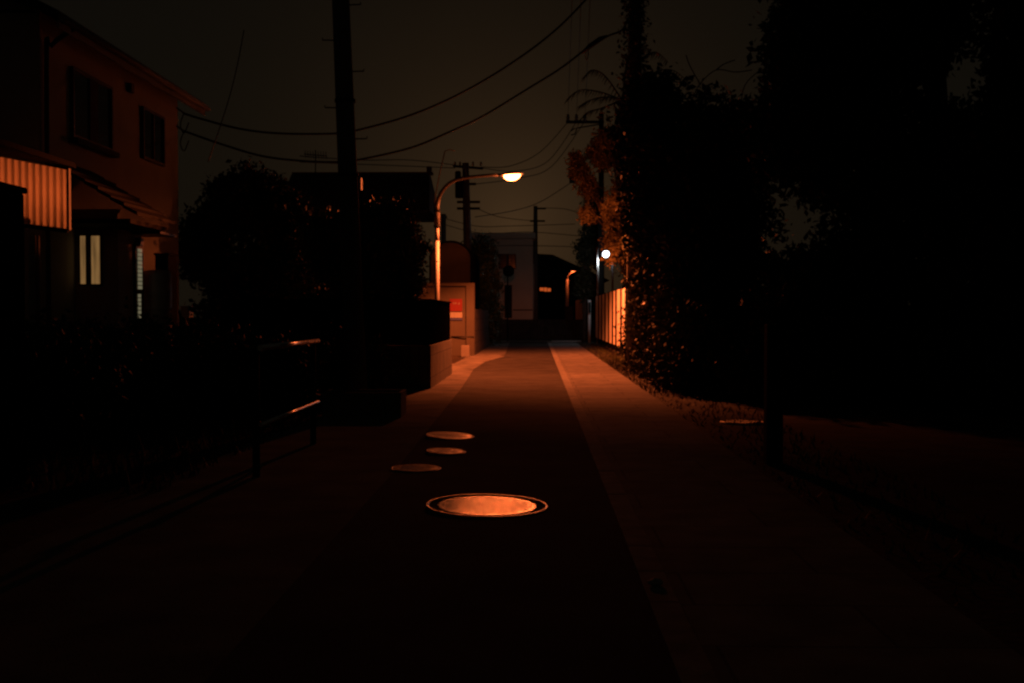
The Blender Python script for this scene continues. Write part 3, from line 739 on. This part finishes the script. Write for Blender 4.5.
# arched shed
YA = 39.
ax0, ax1 = P(430, 0, YA).x, P(471, 0, YA).x; at = P(0, 243, YA).z
t = empty('arched_shed', ((ax0 + ax1) / 2, YA, 0), 'dark shed with a rounded barrel roof rising behind the orange garage wall', 'shed')
vs = []; prof = [(ax0, 0)] ; rr0 = (ax1 - ax0) / 2; cxx = (ax0 + ax1) / 2; zs = at - rr0 * .9
prof = [(ax0, 0)] + [(cxx - rr0 * math.cos(math.pi * i / 24), zs + rr0 * .9 * math.sin(math.pi * i / 24)) for i in range(25)] + [(ax1, 0)]
n = len(prof)
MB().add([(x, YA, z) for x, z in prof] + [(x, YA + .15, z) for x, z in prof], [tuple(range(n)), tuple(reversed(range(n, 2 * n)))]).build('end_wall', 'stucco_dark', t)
prof2 = [(cxx + (x - cxx) * 1.05, z + (.06 if z > 0 else 0)) for x, z in prof]
rf = MB(); rf.v = [(x, YA - .1, z) for x, z in prof2] + [(x, YA + 5, z) for x, z in prof2]
for i in range(n - 1): rf.f.append((i, i + 1, n + i + 1, n + i)); rf.sm.append(True)
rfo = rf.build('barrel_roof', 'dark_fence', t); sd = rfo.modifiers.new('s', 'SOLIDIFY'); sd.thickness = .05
# white corner post + orange panel at the junction
pt = P(485, 341, 54.); 
t = empty('marker_post', (pt.x, 54, 0), 'thin white marker post at the left corner of the crossing', 'post')
MB().path([(pt.x, 54, 0), (pt.x, 54, P(0, 305, 54).z)], .055, 12).build('shaft', 'white_metal', t)
MB().lathe((pt.x, 54, P(0, 305, 54).z), [(.06, 0), (.05, .03), (.0001, .05)], 12).build('cap', 'white_metal', t)
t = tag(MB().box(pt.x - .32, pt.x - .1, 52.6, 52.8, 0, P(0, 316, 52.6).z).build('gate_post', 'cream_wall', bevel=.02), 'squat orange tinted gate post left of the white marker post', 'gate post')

# beige building at the far end
YB = 64.
e0, e1 = P(476, 0, YB).x, P(533, 0, YB).x
t = empty('apartment_building', ((e0 + e1) / 2, YB + 3, .95), 'pale beige flat-roofed building facing the far end of the lane', 'building')
zt_ = P(0, 240, YB).z
MB().box(e0, e1, YB, YB + 8, .95, zt_).build('wall', 'beige_wall', t)
MB().box(e0 - .3, e1 + .15, YB - .35, YB + 8.2, zt_ + .003, P(0, 234, YB).z).build('roof', 'beige_wall', t)
def rect(nm, m_, x0, x1, y0, y1, d, par, Y=YB):
    a, b = P(x0, y1, Y), P(x1, y0, Y); return MB().box(a.x, b.x, Y - d, Y - .003, a.z, b.z).build(nm, m_, par)
wn = rect('window', 'frame_dark', 499, 516, 254, 269, .06, t)
a, b = P(500, 268, YB), P(506.5, 255, YB); MB().box(a.x, b.x, YB - .075, YB - .062, a.z, b.z).build('pane', 'glass', wn)
a, b = P(508.5, 268, YB), P(515, 255, YB); MB().box(a.x, b.x, YB - .075, YB - .062, a.z, b.z).build('pane', 'glass', wn)
dr = rect('door', 'stucco_dark', 504.5, 512, 285, 318, .05, t)
rect('base_band', 'stucco_dark', 513, 532.5, 309.5, 310.5, .03, t)
# round traffic mirror seen from behind
mq = P(508.5, 271, 60.); 
t = empty('traffic_mirror', (mq.x, 60, 0), 'round traffic mirror on a post dark against the beige building', 'traffic mirror')
ring = MB(); nn = 32
vs = [(mq.x + r_ * math.cos(2 * math.pi * i / nn), 60 + y_, mq.z + r_ * math.sin(2 * math.pi * i / nn)) for r_, y_ in ((.29, 0), (.31, .05), (.2, .09), (.001, .1)) for i in range(nn)]
fs = [(k * nn + i, (k + 1) * nn + i, (k + 1) * nn + (i + 1) % nn, k * nn + (i + 1) % nn) for k in range(3) for i in range(nn)] + [tuple(range(nn))]
ring.add(vs, fs, True).build('mirror_back', 'black_metal', t)
MB().path([(mq.x - .05, 60.15, 0), (mq.x - .05, 60.15, mq.z + .1)], .04, 10).build('post', 'black_metal', t)
MB().path([(mq.x, 60.08, mq.z), (mq.x - .05, 60.15, mq.z)], .03, 8).build('bracket', 'black_metal', t)
mq = P(503.5, 328, 60.3)
tag(MB().box(mq.x - .16, mq.x + .16, 60.25, 60.54, 0, P(0, 319, 60.3).z).build('bollard', 'cream_wall', bevel=.03), 'squat pale concrete bollard in front of the retaining wall', 'bollard')

# dark gabled house beyond, with an orange window
YD = 90.
t = empty('house', (P(556, 0, YD).x, YD + 4, .95), 'distant dark gabled house with one small orange window left of the trees', 'house')
d0, d1 = P(536, 0, YD).x, P(600, 0, YD).x
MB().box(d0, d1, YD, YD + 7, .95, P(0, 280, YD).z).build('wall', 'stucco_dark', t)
r0_, r1_, r2_, r3_ = P(533, 262, YD), P(536, 256, YD), P(553, 257, YD), P(582, 268, YD)
zb_ = P(0, 281, YD).z
MB().hexa([(r0_.x - .2, YD - .6, zb_), (d1 + .8, YD - .6, zb_), (d1 + .8, YD + 7.6, zb_), (r0_.x - .2, YD + 7.6, zb_)],
          [(r1_.x, YD + 2, r1_.z + .3), (r2_.x, YD + 2, r2_.z + .3), (r2_.x, YD + 5, r2_.z + .3), (r1_.x, YD + 5, r1_.z + .3)]).build('roof', 'roof_tile', t)
wn = MB().box(P(539.5, 0, YD).x, P(551.5, 0, YD).x, YD - .06, YD - .003, P(0, 292.5, YD).z, P(0, 287, YD).z).build('window', 'frame_dark', t)
m_ = MB()
for i, (a, b) in enumerate(((540, 543.8), (544.3, 547.2), (547.7, 551))): m_.box(P(a, 0, YD).x, P(b, 0, YD).x, YD - .075, YD - .062, P(0, 291.7 - (i == 0) * .6, YD).z, P(0, 288 + (i == 2) * .6, YD).z)
m_.build('pane', 'window_glow', wn)
MB().box(d0 - 2, d1, YD - 3, YD - 2.8, .95, P(0, 300, YD).z).build('garden_wall', 'dark_fence', t)
# far street lamp
YF = 74.
fb = P(567, 301, YF); fb.z = .95
t = empty('street_lamp', fb, 'distant small street lamp with an orange lit post before the dark house', 'street lamp')
MB().path([fb, P(567, 279, YF)], [.12, .09], 12).build('pole', 'white_metal', t)
MB().path(smooth_pts([P(567, 279, YF), P(568, 275.5, YF), P(570.5, 273, YF), P(573, 271.5, YF)], 4), .05, 8).build('arm', 'galv', t)
ah = P(574.2, 271.2, YF)
MB().box(ah.x - .25, ah.x + .12, YF - .1, YF + .1, ah.z, ah.z + .07).build('head', 'galv', t)
MB().box(ah.x - .2, ah.x + .05, YF - .08, YF + .08, ah.z - .04, ah.z - .003).build('lens', 'added_far_lens', t)
fl = bpy.data.lights.new('added_far_light', 'POINT'); fl.energy = 28; fl.color = (1, .14, .03); fl.shadow_soft_size = .08  # lit lens and this light are added to brighten the post; real source unseen
flo = bpy.data.objects.new('added_far_light', fl); C.objects.link(flo); flo.location = (ah.x - .1, YF - .1, ah.z - .2); flo.parent = t; flo.matrix_parent_inverse = t.matrix_basis.inverted()
t = empty('utility_box', P(568.5, 319, YF - 1), 'small orange lit roadside cabinet below the distant street lamp', 'cabinet')
a, b = P(565, 318, YF - 1), P(573, 307.5, YF - 1)
MB().box(a.x, b.x, YF - 1, YF - .7, .95, b.z).build('body', 'cream_wall', t, bevel=.02)
MB().box(a.x - .06, b.x + .06, YF - 1.05, YF - .65, b.z + .003, b.z + .08).build('lid', 'cream_wall', t)

# ------------------------------------------------------------------ right fence
XF = 2.62
fy = [PX(x, 330, XF).y for x in (595.5, 599, 602, 605.5, 609, 613, 616.5, 621.5, 626.5, 632)]
zf0, zf1 = .30, 2.12
t = empty('panel_fence', (XF, 40, 0), 'cream panel fence glowing bright orange along the right verge', 'fence')
MB().box(XF + .12, XF + .3, fy[-1] - 8, fy[0] + 1, 0, .27).build('footing', 'pole_concrete', t)
for i in range(len(fy) - 1):
    yb__, ya__ = fy[i], fy[i + 1]
    pm = MB(); L2 = yb__ - ya__ - .26; K = 12
    for k in range(K):
        a = ya__ + .13 + L2 * k / K; b = ya__ + .13 + L2 * (k + .94) / K
        pm.box(XF + (.0 if k % 2 else .02), XF + .04, a, b, zf0, zf1)
    pm.build('panel', 'fence_panel', t)
for y in fy:
    MB().box(XF - .045, XF + .13, y - .03, y + .03, .1, zf1 + .02).build('post', 'dark_fence', t)
cp = PX(590, 330, 2.55)
t = empty('marker_post', (2.45, cp.y - 1.5, 0), 'pale post at the far end of the glowing panel fence', 'post')
MB().path([(2.45, cp.y - 1.5, 0), (2.45, cp.y - 1.5, 2.0)], .07, 12).build('shaft', 'white_metal', t)
MB().box(2.4, 2.5, cp.y - 1.66, cp.y - 1.57, 1.4, 1.9).build('plate', 'black_metal', t)
t = empty('side_fence', (3.3, 68, 0), 'dim grey board fence continuing beyond the crossing on the right', 'fence')
m_ = MB(); x0 = 2.55
for i in range(22): m_.box(x0 + .02 * (i % 2), x0 + .06, 61.2 + i * .62, 61.2 + i * .62 + .56, .95, 2.25)
m_.build('boards', 'beige_wall', t)
MB().box(x0 + .063, x0 + .1, 61.2, 75, 1.2, 1.3).build('rail', 'dark_wood', t)

# white lamp + lit tube behind the fence
YL = 50.
lq = P(606, 254, YL)
t = empty('security_lamp', (lq.x + .3, YL, 0), 'round white security lamp shining coldly through the right trees', 'street lamp')
MB().path([(lq.x + .3, YL + .1, 0), (lq.x + .3, YL + .1, lq.z + .3), (lq.x + .1, YL + .05, lq.z + .32)], .05, 10).build('post', 'galv', t)
bm = bmesh.new(); bmesh.ops.create_icosphere(bm, subdivisions=3, radius=.15); me = bpy.data.meshes.new('globe'); bm.to_mesh(me); bm.free()
for p_ in me.polygons: p_.use_smooth = True
me.materials.append(M['white_lamp_glow']); g = bpy.data.objects.new('globe', me); C.objects.link(g); g.location = lq; g.parent = t; g.matrix_parent_inverse = t.matrix_basis.inverted()
MB().lathe(lq + Vector((0, 0, .13)), [(.12, 0), (.1, .05), (.04, .09), (.0001, .1)], 16).build('cap', 'black_metal', t)
wl_ = bpy.data.lights.new('white_light', 'POINT'); wl_.energy = 55; wl_.color = (.8, .9, 1); wl_.shadow_soft_size = .1
wlo = bpy.data.objects.new('white_light', wl_); C.objects.link(wlo); wlo.location = lq + Vector((-.25, -.1, -.28)); wlo.parent = t; wlo.matrix_parent_inverse = t.matrix_basis.inverted()
tq0, tq1 = P(597.6, 272, YL), P(597, 247, YL)
t = empty('white_pole', (tq0.x, YL, 0), 'slim white pole lit cold white left of the round security lamp', 'pole')
MB().path([(tq0.x, YL, 0), tq0, tq1], [.05, .05, .045], 12).build('shaft', 'white_sign', t)

# dark post with box on the right
dp = P(773, 465, 9.8)
t = empty('gate_post', (dp.x, 9.8, 0), 'unlit dark square gate post with a small box on top at the right', 'gate post')
MB().box(dp.x - .07, dp.x + .07, 9.73, 9.87, 0, 1.22).build('shaft', 'dark_wood', t, bevel=.008)
MB().path([(dp.x + .085, 9.85, 0), (dp.x + .085, 9.85, 1.2)], .012, 8).build('conduit', 'dark_wood', t)
MB().box(dp.x + .02, dp.x + .17, 9.74, 9.88, 1.223, 1.37).build('meter_box', 'dark_fence', t, bevel=.01)

# ------------------------------------------------------------------ house roof behind left trees, antennas
YR = 38.
t = empty('house', (P(365, 0, YR).x, YR + 3, 0), 'low dark tiled house roof behind the left trees and the lamp post', 'house')
a0_, a1_ = P(285, 0, YR).x, P(426, 0, YR).x; zr = P(0, 175.5, YR + 2.2).z; zeave = P(0, 211, YR).z
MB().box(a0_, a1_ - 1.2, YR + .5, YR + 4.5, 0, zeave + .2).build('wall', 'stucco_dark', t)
MB().hexa([(a0_ - .3, YR, zeave), (a1_ + .1, YR, zeave), (a1_ + .1, YR + 5, zeave), (a0_ - .3, YR + 5, zeave)],
          [(a0_ - .3, YR + 2.2, zr), (a1_ - .1, YR + 2.2, zr), (a1_ - .1, YR + 2.7, zr), (a0_ - .3, YR + 2.7, zr)]).build('roof', 'roof_tile', t)
MB().box(a0_ - .3, a1_ + .0, YR + 2.3, YR + 2.6, zr + .003, zr + .1).box(a1_ - .22, a1_ - .05, YR + 2.3, YR + 2.6, zr + .103, zr + .3).build('ridge', 'roof_tile', t)
YN = 40.3
t = empty('antenna', P(315.5, 175, YN), 'small television antenna on the dark roof left of the leaning pole', 'antenna')
MB().path([P(315.5, 176, YN), P(315.5, 150, YN)], .02, 8).build('mast', 'black_metal', t)
m_ = MB(); m_.path([P(304, 154, YN), P(327, 156, YN)], .018, 6)
for i in range(9): x = 305 + i * 2.6; m_.path([P(x, 150.5 + i * .15, YN - .3), P(x + .8, 158 + i * .15, YN + .3)], .012, 5)
m_.build('boom', 'black_metal', t)
t = empty('antenna', P(435, 200, 33.), 'slim leaning mast with a bent tip beside the top of the lamp post', 'antenna')
MB().path([P(434, 212, 33), P(435.5, 195, 33), P(440, 172, 33), P(445, 151, 33)], .018, 8).build('mast', 'galv', t)
MB().path([P(445, 151, 33), P(450, 149.5, 33), P(455, 151, 33)], .014, 6).build('tip', 'galv', t)

# ------------------------------------------------------------------ vegetation
def L3(px, py, Y, rx, ry, rz): p = P(px, py, Y); return (p.x, p.y, p.z, rx, ry, rz)
# left
tree('tree', (P(250, 0, 25.6).x, 25.6), [L3(250, 205, 25.6, 1.35, 1.2, 1.05), L3(205, 245, 25.6, .75, 1.0, .9), L3(292, 240, 25.6, .85, 1.0, 1.2), L3(240, 275, 25.6, 1.5, 1.1, .8), L3(250, 320, 25.4, 1.4, 1.1, .8), L3(300, 300, 25.4, .8, 1, 1)],
     46000, .12, 'leaf_dark', 'dark round-topped tree between the left house and the leaning pole', spread=.42)
tree('tree', (P(362, 0, 22.6).x, 22.6), [L3(362, 240, 22.6, 1.1, 1.0, .8), L3(406, 252, 22.7, .42, .7, .8), L3(398, 225, 22.8, .4, .7, .5), L3(404, 285, 22.7, .42, .7, .5), L3(330, 245, 22.6, .75, .8, .8), L3(380, 222, 22.6, .7, .7, .5), L3(370, 290, 22.6, 1.2, .9, .8), L3(330, 320, 22.4, .9, .9, .8)],
     60000, .085, 'leaf', 'bushy tree with a few orange lit leaves just left of the lamp post', spread=.36)
for i, (px, Y, rx, lab) in enumerate(((75, 12.2, 1.0, 'black clipped bush under the lit curtain window'), (165, 13.6, .95, 'black low bush in front of the grey water tank'), (10, 10.6, .8, 'black low bush beside the left gate pillar'), (250, 14.6, .9, 'black low bush behind the guard rail'), (330, 17.3, .8, 'black low bush at the foot of the leaning pole'))):
    hgt = 1.35 if i < 3 else 1.15
    x = P(px, 0, Y).x
    tree('bush', (x, Y), [(x, Y, hgt * .5, rx, .7, hgt * .52), (x + .4, Y + .2, hgt * .45, rx * .7, .6, hgt * .45), (x - .5, Y, hgt * .42, rx * .6, .6, hgt * .5)], 9000, .08, 'leaf_dark', lab, 'bush', r=.05, group='low black bushes in front of the left house', part='foliage', htrunk=.7, spread=.4)
# hedge left of the crossing
hx = P(487, 0, 47).x
tree('conifer', (hx - .1, 47.5), [(hx, 47.5, 1.2, .62, 1.6, 1.2), (hx, 47.5, 2.6, .6, 1.6, 1.3), (hx - .1, 47.5, 3.8, .5, 1.3, .9)], 15000, .13, 'leaf_hedge', 'dense green conifer between the orange garage and the far crossing', r=.12)
hx2 = P(468, 0, 53).x
tree('conifer', (hx2, 53), [(hx2, 53, 2.4, .9, 1.4, 2.2), (hx2 + .1, 53, 3.8, .75, 1.0, 1.1)], 9000, .16, 'leaf_dark', 'dark rounded conifer behind the arched shed', r=.14)
# right, lit leaves above the fence
GAPS += [(P(606, 254, 33), P(606, 254, 42), .17)] + [(P(597.3, y_, 33), P(597.3, y_, 42), .10) for y_ in (249, 253, 257, 261, 265, 269)]
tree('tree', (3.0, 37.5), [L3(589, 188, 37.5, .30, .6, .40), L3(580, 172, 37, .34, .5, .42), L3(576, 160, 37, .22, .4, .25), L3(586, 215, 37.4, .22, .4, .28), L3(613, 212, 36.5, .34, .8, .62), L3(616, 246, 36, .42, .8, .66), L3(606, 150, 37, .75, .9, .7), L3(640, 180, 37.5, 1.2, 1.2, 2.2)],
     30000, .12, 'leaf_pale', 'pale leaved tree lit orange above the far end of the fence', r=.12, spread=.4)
tree('conifer', (P(585, 0, 56).x, 56.2), [L3(584, 285, 56.2, .5, .5, .9), L3(587, 250, 56.2, .58, .5, 1.2), L3(592, 215, 56.2, .55, .5, 1.2), L3(597, 245, 56.4, .5, .5, 1.5)], 12000, .16, 'leaf_dark', 'narrow dark conifer standing where the fence ends', r=.12)
GAPS.clear()
# hedge wall of shrubs along the verge
hedge = [(19.2, 2.5, .42, 1.3), (21.2, 2.5, .52, 2.3), (23.4, 2.5, .55, 3.0), (25.6, 2.5, .55, 3.3), (28.0, 2.6, .48, 3.5), (30.0, 2.85, .42, 3.5)]
labs = ['nearest shrub of the right hedge, at the corner of the dark soil opening', 'second shrub of the right hedge counted from the soil opening', 'third shrub of the right hedge counted from the soil opening',
        'fourth shrub of the right hedge counted from the soil opening', 'fifth shrub of the right hedge, one before the fence', 'tallest lit shrub of the right hedge touching the glowing fence']
for (Y, X, rx, h_), lab in zip(hedge, labs):
    lobes = []
    for k in range(5):
        lobes.append((X + random.uniform(-.12, .25), Y + random.uniform(-.6, .6), h_ * (k + .5) / 5, rx * random.uniform(.75, 1.1), random.uniform(.7, 1.0), h_ * .16))
    lobes.append((X + .45, Y, h_ * .55, .6, 1.0, h_ * .5))
    tree('shrub', (X + .3, Y), lobes, 15000, .10, 'leaf_shrub', lab, 'shrub', r=.06, group='shrubs of the right hedge', part='foliage', htrunk=.7, spread=.42)
# big trees
tree('tree', (3.9, 22.5), [L3(640, 130, 22.6, .65, 1.0, 1.1), L3(690, 145, 22.6, 1.2, 1.2, 1.2), L3(660, 95, 22.6, .5, .8, .45), L3(735, 150, 22.6, 1.0, 1.2, 1.3), L3(700, 220, 22.8, 1.9, 1.6, 1.4), L3(720, 290, 23, 1.9, 1.5, 1.3), L3(650, 200, 22.8, .55, 1.2, 1.4), L3(720, 360, 22.5, 1.7, 1.2, 1.2)],
     60000, .13, 'leaf_dark', 'large dark tree behind the ivy covered pole on the right', r=.22)
tree('tree', (6.2, 17.5), [L3(860, 60, 17.5, 1.5, 1.5, 1.6), L3(800, 130, 17.5, .9, 1.2, 1.3), L3(900, 180, 17.5, 1.8, 1.6, 1.5), L3(800, 40, 17.5, .7, 1.0, 1.0), L3(860, 290, 17.5, 1.9, 1.6, 1.4), L3(800, 380, 17.5, 1.6, 1.2, 1.1), L3(930, 20, 17.5, .7, 1, 1.0), L3(860, -60, 17.5, 1.6, 1.5, 1.0), L3(940, 370, 17.5, 1.6, 1.2, 1.4)],
     70000, .13, 'leaf_dark', 'huge black tree filling the sky right of the large one', r=.28)
tree('tree', (8.6, 15.5), [L3(1040, 60, 15.5, .8, 1.2, 1.6), L3(1010, 140, 15.5, 1.0, 1.2, .8), L3(1010, 240, 15.5, 1.3, 1.2, 1.2), L3(1010, 350, 15.5, 1.5, 1.2, 1.3), L3(1005, -20, 15.5, .5, .8, .4)],
     36000, .13, 'leaf_dark', 'black tree at the right edge of the picture with a gap of sky beside it', r=.2)
# drooping fronds leaning out beside the ivy pole
fr = empty('palm', (3.1, 24, 0), 'feathery palm fronds drooping left over the lane against the sky', 'palm')
MB().path([(3.1, 24, 0), (3.0, 24, 3), P(622, 100, 24)], [.14, .11, .07], 12).build('trunk', 'bark', fr)
def frond(pts, n=46, ll=.24):
    m_ = MB(); sp_ = smooth_pts([P(x, y, 24 + k * .1) for k, (x, y) in enumerate(pts)], 8); m_.path(sp_, [.016 * (1 - i / len(sp_)) + .004 for i in range(len(sp_))], 6)
    for i in range(n):
        p_ = sp_[int((.12 + .88 * i / n) * (len(sp_) - 1))]; s_ = 1 if i % 2 else -1
        d_ = Vector((-.35 + random.uniform(-.2, .1), s_ * .7, -.75 + random.uniform(-.25, .5))).normalized() * ll * random.uniform(.6, 1.1)
        wv = Vector((.02, 0, .012))
        m_.add([p_ - wv, p_ + wv, p_ + d_], [(0, 1, 2)])
    m_.build('frond', 'leaf_dark', fr)
for pts_ in ([(622, 100), (605, 76), (592, 70), (583, 78)], [(622, 100), (600, 92), (580, 90), (567, 99)], [(622, 100), (606, 97), (590, 100), (578, 107)],
             [(622, 100), (640, 62), (655, 52), (668, 62)], [(622, 100), (650, 75), (672, 70), (690, 84)], [(622, 100), (628, 60), (640, 48), (652, 50)], [(622, 100), (602, 108), (588, 112), (580, 120)]):
    frond(pts_)
# bare branches in the sky gap
bb = MB()
for pts_ in ([(692, 100), (700, 84), (716, 70), (735, 72), (752, 70)], [(716, 70), (724, 64), (735, 60)], [(740, 110), (745, 85), (760, 70)], [(700, 84), (690, 66), (686, 55)]):
    bb.path(smooth_pts([P(x, y, 22.4) for x, y in pts_], 5), .011, 6)
tr_ = [o for o in C.objects if o.type == 'EMPTY' and o.get('label', '').startswith('large dark tree')][0]
bb.build('branch', 'bark', tr_)

# ------------------------------------------------------------------ haze (thin night air round the lamp)
if HAZE > 0:
    hz = MB().box(-90, 90, -70, 170, -1.5, 14).build('haze', 'cable')
    hm = bpy.data.materials.new('haze'); hm.use_nodes = True; n = hm.node_tree; n.nodes.clear()
    oo = n.nodes.new('ShaderNodeOutputMaterial'); pv = n.nodes.new('ShaderNodeVolumePrincipled')
    pv.inputs['Color'].default_value = (.9, .9, .9, 1); pv.inputs['Density'].default_value = HAZE; pv.inputs['Anisotropy'].default_value = .45
    n.links.new(pv.outputs[0], oo.inputs['Volume'])
    hz.data.materials.clear(); hz.data.materials.append(hm); tag(hz, 'thin night haze', 'haze', kind='stuff')
